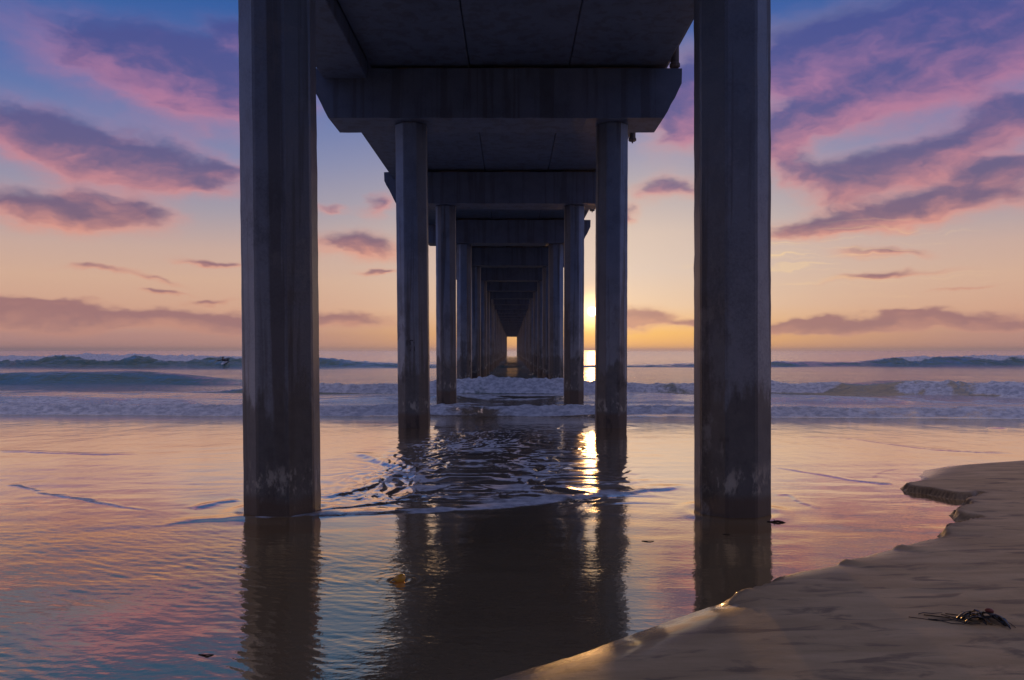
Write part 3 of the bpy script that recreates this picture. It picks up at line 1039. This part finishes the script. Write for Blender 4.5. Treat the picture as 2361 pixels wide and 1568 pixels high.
def child(name, me, loc, parent=pier, rot=(0, 0, 0)):
    o = new_obj(name, me, parent)
    o.location = Vector(loc) - (pier_world if parent is pier else Vector((0, 0, 0)))
    o.rotation_euler = rot
    return o


pile_objs = {}
for b in range(-3, N_BENT):
    y = D1 + b * SPAN
    for s in (0, 1):
        xs_ = (LX if s == 0 else RX)[b] if 0 <= b < 4 else (-2.03, 1.95)[s]
        xs_ += 0 if 0 <= b < 4 else random.gauss(0, 0.03)
        me = pile_near[b * 2 + s] if 0 <= b < 3 else pile_far
        lean = LEAN.get((b, s), random.gauss(0, 0.12) if b >= 2 else 0)
        o = child('pile', me, (xs_, y, 0), pier, (0, R(lean), 0))
        pile_objs[(b, s)] = o
    child('pile_cap', cap_me, (0, y, CAP_B))
    for xx in (-1.82, 0.14, 2.1):
        child('bearing_pad', pad_me, (xx, y, CAP_T))
for b in range(-3, N_BENT - 1):
    y = D1 + (b + 0.5) * SPAN
    for me in slabs:
        child('deck_slab', me, (0, y, SOFFIT + random.gauss(0, 0.006)))
    child('edge_beam', beam_me, (0, y, SOFFIT))
    child('deck_topping', top_me, (0, y, SOFFIT))
    for xx in (-3.85, 3.31):
        for hh in (1.28, 1.94):
            child('handrail', rail_me, (xx, y, SOFFIT + hh))
        for k in range(3):
            child('rail_post', post_me, (xx, y - SPAN / 3 + k * SPAN / 3, SOFFIT))

# drain pipes hanging down the right-hand deck edge
bm = bmesh.new()
add_tube(bm, [(0, 0, 0.55), (0, 0, 0.10), (0, 0, 0.07), (0, 0, 0.02), (0, 0, 0.0)], [0.085, 0.085, 0.105, 0.105, 0.08], 12)
add_tube(bm, [(0.0, 0.0, 0.0), (0, 0, -0.05)], 0.02, 6)
add_box(bm, -0.13, -0.08, -0.05, 0.05, 0.25, 0.30)
drain_me = bm_mesh(bm, 'drain_pipe')
drain_me.materials.append(M_IRON)
dpos = [14.15, 16.2, 21.9, 27.4, 32.9]
while dpos[-1] < 260:
    dpos.append(dpos[-1] + 5.6)
for y in dpos:
    child('drain_pipe', drain_me, (3.2 if y > 15 else 3.23, y, CAM_Z + 5.55))

# worn pile numbers
def strip(bm, pts, w, y):
    for (x0, z0), (x1, z1) in zip(pts, pts[1:]):
        dx_, dz_ = x1 - x0, z1 - z0
        L = math.hypot(dx_, dz_)
        nx_, nz_ = -dz_ / L * w, dx_ / L * w
        f = [bm.verts.new((x0 + nx_, y, z0 + nz_)), bm.verts.new((x0 - nx_, y, z0 - nz_)), bm.verts.new((x1 - nx_, y, z1 - nz_)), bm.verts.new((x1 + nx_, y, z1 + nz_))]
        bk = [bm.verts.new((v.co.x, y + 0.004, v.co.z)) for v in f]
        bm.faces.new(f)
        for k in range(4):
            bm.faces.new((f[k], f[(k + 1) % 4], bk[(k + 1) % 4], bk[k]))
    bmesh.ops.recalc_face_normals(bm, faces=bm.faces)


bm = bmesh.new()
strip(bm, [(-0.094, 1.62), (-0.094, 1.42)], 0.009, -0.311)
strip(bm, [(-0.028, 1.405), (-0.028, 1.615), (0.05, 1.615), (0.055, 1.40)], 0.008, -0.3112)
child('stencilled_number', bm_mesh(bm, 'stencilled_number'), (0, 0, 0), pile_objs[(1, 0)]).data.materials.append(M_STENCIL)

# ------------------------------------------------------------------ kelp, driftwood and bits of weed
def bulb(bm, c, r, ax_, n=14, m_=10, sx=1.35, tail=0.0):
    """egg-shaped float along direction ax_, with an optional tapering tail"""
    ax_ = Vector(ax_).normalized()
    L = r * sx
    pts, rad = [], []
    for i in range(m_ + 1):
        a = math.pi * i / m_
        pts.append(Vector(c) + ax_ * (-L * math.cos(a)))
        rad.append(max(r * math.sin(a) * (1 - 0.12 * math.cos(a)), 0.0008))
    if tail:
        pts = [Vector(c) - ax_ * (L + tail) + Vector((0, 0, -r * .6)), Vector(c) - ax_ * (L + tail * .4) + Vector((0, 0, -r * .35))] + pts[1:]
        rad = [0.002, r * .16] + [max(v, r * .22) if k < 2 else v for k, v in enumerate(rad[1:])]
    add_tube(bm, pts, rad, n)


def blade(bm, pts, width, seed, lift=0.0):
    rr = random.Random(seed)
    L, Rr = [], []
    n = len(pts)
    for i, p in enumerate(pts):
        p = Vector(p)
        t = (Vector(pts[min(i + 1, n - 1)]) - Vector(pts[max(i - 1, 0)])).normalized()
        s = t.cross(Vector((0, 0, 1))).normalized()
        w = width * math.sin(math.pi * (0.08 + 0.9 * i / (n - 1))) ** 0.7
        tw = Vector((0, 0, w * rr.uniform(-0.25, 0.9)))
        L.append((p + s * w + tw, p + s * w + tw + Vector((0, 0, -0.003))))
        Rr.append((p - s * w, p - s * w + Vector((0, 0, -0.003))))
    V = lambda q: bm.verts.new(q)
    a = [V(x[0]) for x in L]; b = [V(x[0]) for x in Rr]; c = [V(x[1]) for x in L]; d = [V(x[1]) for x in Rr]
    for i in range(n - 1):
        bm.faces.new((a[i], b[i], b[i + 1], a[i + 1]))
        bm.faces.new((c[i + 1], d[i + 1], d[i], c[i]))
        bm.faces.new((a[i + 1], c[i + 1], c[i], a[i]))
        bm.faces.new((b[i], d[i], d[i + 1], b[i + 1]))
    bm.faces.new((a[0], c[0], d[0], b[0]))
    bm.faces.new((b[-1], d[-1], c[-1], a[-1]))


# the orange float in the shallow water
fx, fy = plane_point(922, 1340)
kf = empty('kelp_float', (fx, fy, 0.0))
thing(kf, 'small orange kelp float lying alone in the shallow water beneath the pier', 'kelp float')
bm = bmesh.new()
bulb(bm, (0.0, 0, 0.018), 0.026, (1, 0.25, 0.12), 18, 12, 1.35)
new_obj('bulb', bm_mesh(bm, 'bulb', True), kf, M_FLOAT)
bm = bmesh.new()
add_tube(bm, [(-0.03, -0.008, 0.012), (-0.045, -0.012, 0.006), (-0.062, -0.018, 0.0)], [0.011, 0.005, 0.002], 8)
new_obj('stem', bm_mesh(bm, 'stem', True), kf, M_FLOAT)

# the heap of kelp on the sand
kp = sand_point(2250, 1432)
kelp = empty('kelp_clump', kp)
thing(kelp, 'dark stranded kelp clump with trailing stems lying on the damp sand', 'kelp')


def on_sand(px, py, h=0.0):
    q = sand_point(px, py)
    return Vector((q.x, q.y, q.z + h)) - kp


stems = [([(2118, 1419), (2128, 1415), (2150, 1416), (2172, 1416)], .0022, 1), ([(2095, 1424), (2125, 1428), (2160, 1432), (2195, 1431), (2225, 1428)], .002, 1),
         ([(2130, 1420), (2155, 1422), (2180, 1426), (2205, 1428), (2230, 1430)], .003, 0), ([(2180, 1416), (2205, 1420), (2225, 1421), (2250, 1420)], .0028, 0),
         ([(2140, 1428), (2170, 1433), (2195, 1440), (2222, 1441), (2240, 1438)], .002, 1), ([(2190, 1428), (2212, 1436), (2238, 1443), (2260, 1440)], .0025, 1),
         ([(2216, 1413), (2235, 1414), (2248, 1422), (2255, 1428)], .0022, 1), ([(2170, 1419), (2195, 1424), (2215, 1429), (2240, 1435)], .0025, 0),
         ([(2290, 1424), (2310, 1430), (2330, 1441), (2342, 1449)], .002, 1), ([(2270, 1437), (2285, 1442), (2298, 1446)], .0018, 0),
         ([(2150, 1431), (2185, 1430), (2210, 1432), (2230, 1426)], .002, 1)]
for k, (pp, r, kind) in enumerate(stems):
    bm = bmesh.new()
    add_tube(bm, [on_sand(a, b, r + random.uniform(0, .006)) for a, b in pp], [r] * (len(pp) - 1) + [r * .6], 6)
    new_obj('stipe', bm_mesh(bm, 'stipe', True), kelp, M_STIPE if kind == 0 else M_STIPE_DARK)
blades = [([(2215, 1432), (2235, 1428), (2255, 1430), (2275, 1436)], .012), ([(2225, 1437), (2245, 1436), (2265, 1438), (2290, 1441)], .013),
          ([(2250, 1420), (2265, 1424), (2285, 1430), (2305, 1437)], .012), ([(2262, 1418), (2280, 1424), (2300, 1432), (2320, 1446)], .016),
          ([(2255, 1430), (2275, 1432), (2295, 1436), (2315, 1444)], .013), ([(2205, 1430), (2222, 1425), (2240, 1423), (2258, 1424)], .009),
          ([(2235, 1425), (2250, 1432), (2262, 1438), (2275, 1443)], .011), ([(2280, 1428), (2295, 1432), (2312, 1440), (2330, 1452)], .011),
          ([(2240, 1416), (2250, 1419), (2262, 1426), (2270, 1432)], .008)]
for k, (pp, w) in enumerate(blades):
    bm = bmesh.new()
    q = [on_sand(a, b) for a, b in pp]
    fine = []
    for i in range(len(q) - 1):
        for j in range(3):
            fine.append(q[i].lerp(q[i + 1], j / 3))
    fine.append(q[-1])
    hmax = 0.018 + 0.012 * random.random()
    fine = [v + Vector((0, 0, 0.006 + hmax * math.sin(math.pi * min(1, i / (len(fine) - 1))))) for i, v in enumerate(fine)]
    blade(bm, fine, w * 1.35, k)
    new_obj('blade', bm_mesh(bm, 'blade', True), kelp, M_BLADE)
bm = bmesh.new()
bulb(bm, on_sand(2281, 1424, .034), 0.014, (1, -.3, -.15), 12, 8, 1.5)
new_obj('float', bm_mesh(bm, 'float', True), kelp, M_FLOAT_RED)
bm = bmesh.new()
bulb(bm, on_sand(2245, 1424, .02), 0.007, (1, .3, 0), 10, 8, 1.4)
new_obj('float', bm_mesh(bm, 'float', True), kelp, M_FLOAT)

# driftwood twig by the right pile
tx, ty = plane_point(1790, 1204)
tw = empty('driftwood_twig', (tx, ty, -0.008))
thing(tw, 'thin dark driftwood twig lying in the film of water beside the right pile', 'twig')
bm = bmesh.new()
add_tube(bm, [(-0.075, 0.01, 0.008), (-0.03, 0.0, 0.010), (0.01, 0, 0.016), (0.05, -0.005, 0.010), (0.075, -0.01, 0.004)], [.006, .008, .009, .007, .002], 7)
add_tube(bm, [(-0.01, 0, 0.012), (-0.02, 0.005, 0.032)], [.005, .002], 6)
new_obj('stem', bm_mesh(bm, 'stem', True), tw, M_BARK)

# flecks of weed in the water
FLECK = [(1494, 1248, .045, 'small dark weed scrap floating midway between the piles at right'),
         (474, 1511, .036, 'dark curled leaf floating in the ripples at the lower left'),
         (1676, 1232, .03, 'tiny weed scrap in the water just left of the right pile base'),
         (2099, 1392, .03, None)]
for (a, b, sz, lab) in FLECK:
    if lab is None:
        continue
    x0, y0 = plane_point(a, b)
    bm = bmesh.new()
    blade(bm, [(-sz, 0.01, 0.011), (-sz * .4, 0, 0.012), (sz * .3, -0.004, 0.013), (sz, 0.006, 0.011)], sz * .2, int(a))
    o = new_obj('weed_scrap', bm_mesh(bm, 'weed_scrap', True), None, M_BARK)
    o.location = (x0, y0, -0.009)
    thing(o, lab, 'seaweed', 'scraps of weed floating in the shallows')

# ------------------------------------------------------------------ the surfer on the outer breaker
SX0, SY0 = (519 - 1180.5) / 1900 * 97.6, 97.6
base_z = sea_z(SX0, SY0) + 0.05
board = empty('surfboard', (SX0, SY0, base_z))
board.rotation_euler = (R(16), 0, 0)
thing(board, 'pale surfboard under the paddling surfer on the outer green wave', 'surfboard')
bm = bmesh.new()
outl = []
for i in range(13):
    t = i / 12
    outl.append((t, 0.27 * math.sin(math.pi * min(1, 0.06 + 0.9 * t)) ** 0.6))
top_l, top_r, bot = [], [], []
for t, w in outl:
    y = -1.15 + 2.3 * t
    rock = 0.16 * max(0, 0.35 - t) ** 1.2 + 0.03 * max(0, t - .8)
    top_l.append([bm.verts.new((-w, y, rock + .03)), bm.verts.new((-w * .6, y, rock + .055)), bm.verts.new((0, y, rock + .06)), bm.verts.new((w * .6, y, rock + .055)), bm.verts.new((w, y, rock + .03)), bm.verts.new((w * .7, y, rock)), bm.verts.new((-w * .7, y, rock))])
for A, B in zip(top_l, top_l[1:]):
    for k in range(7):
        bm.faces.new((A[k], B[k], B[(k + 1) % 7], A[(k + 1) % 7]))
bm.faces.new(top_l[0])
bm.faces.new(top_l[-1][::-1])
bmesh.ops.recalc_face_normals(bm, faces=bm.faces)
new_obj('deck', bm_mesh(bm, 'deck', True), board, M_BOARD)
bm = bmesh.new()
add_box(bm, -0.006, 0.006, 0.85, 1.0, -0.12, 0.004)
new_obj('fin', bm_mesh(bm, 'fin'), board, M_SUIT)

person = empty('person', (SX0, SY0 - 0.02, base_z + 0.07))
person.rotation_euler = (R(16), 0, 0)
thing(person, 'person in a dark wetsuit paddling prone on a board with both arms spread', 'person')
me = bpy.data.meshes.new('body')
V = [(0, 0.15, .12), (0, -0.1, .16), (0, -0.35, .27), (0, -0.52, .38), (0, -0.58, .47), (0, -0.63, .56), (0, -0.62, .66),
     (-.19, -0.45, .34), (-.42, -0.5, .30), (-.66, -0.56, .27), (-.76, -0.6, .25), (.19, -0.45, .34), (.42, -0.5, .28), (.64, -0.56, .12), (.72, -.6, .03),
     (-.11, .3, .12), (-.13, .75, .08), (-.14, 1.15, .07), (-.14, 1.32, .05), (.11, .3, .12), (.13, .75, .08), (.14, 1.15, .07), (.14, 1.32, .05)]
E = [(0, 1), (1, 2), (2, 3), (3, 4), (4, 5), (5, 6), (3, 7), (7, 8), (8, 9), (9, 10), (3, 11), (11, 12), (12, 13), (13, 14), (0, 15), (15, 16), (16, 17), (17, 18), (0, 19), (19, 20), (20, 21), (21, 22)]
RAD = [.15, .14, .165, .15, .065, .10, .085, .085, .06, .045, .03, .085, .06, .045, .03, .10, .075, .05, .03, .10, .075, .05, .03]
me.from_pydata(V, E, [])
body = new_obj('body', me, person)
sk = body.modifiers.new('skin', 'SKIN')
for v, r in zip(me.skin_vertices[0].data, RAD):
    v.radius = (r, r * (0.8 if r > .12 else 1))
me.skin_vertices[0].data[0].use_root = True
sb = body.modifiers.new('sub', 'SUBSURF')
sb.levels = sb.render_levels = 2
dg = bpy.context.evaluated_depsgraph_get()
me2 = bpy.data.meshes.new_from_object(body.evaluated_get(dg))
body.modifiers.clear()
body.data = me2
me2.materials.clear()
me2.materials.append(M_SUIT)
me2.materials.append(M_SKIN)
for pl in me2.polygons:
    c_ = pl.center
    pl.use_smooth = True
    pl.material_index = 1 if (c_.z > .46 and c_.y < -.45) or abs(c_.x) > .66 else 0
bm = bmesh.new()
bmesh.ops.create_uvsphere(bm, u_segments=14, v_segments=8, radius=0.118)
for v in bm.verts:
    v.co = Vector((v.co.x * .92, v.co.y * 1.0 - .585, v.co.z * 1.0 + .625))
bmesh.ops.delete(bm, geom=[v for v in bm.verts if v.co.y < -.63 and v.co.z < .66], context='VERTS')
new_obj('hair', bm_mesh(bm, 'hair', True), person, M_HAIR)

# ------------------------------------------------------------------ thin sea haze over the beach and the water
bm = bmesh.new()
add_box(bm, -26000, 26000, -1000, 26000, -60, 14)
hz = new_obj('haze', bm_mesh(bm, 'haze'))
hz['kind'] = 'stuff'
hm = bpy.data.materials.new('sea_haze')
hm.use_nodes = True
ht = hm.node_tree
ht.nodes.clear()
ho = ht.nodes.new('ShaderNodeOutputMaterial')
hv = ht.nodes.new('ShaderNodeVolumePrincipled')
hv.inputs['Color'].default_value = (0.95, 0.93, 0.9, 1)
hv.inputs['Density'].default_value = 0.0003
hv.inputs['Anisotropy'].default_value = 0.6
ht.links.new(hv.outputs[0], ho.inputs['Volume'])
hz.data.materials.append(hm)
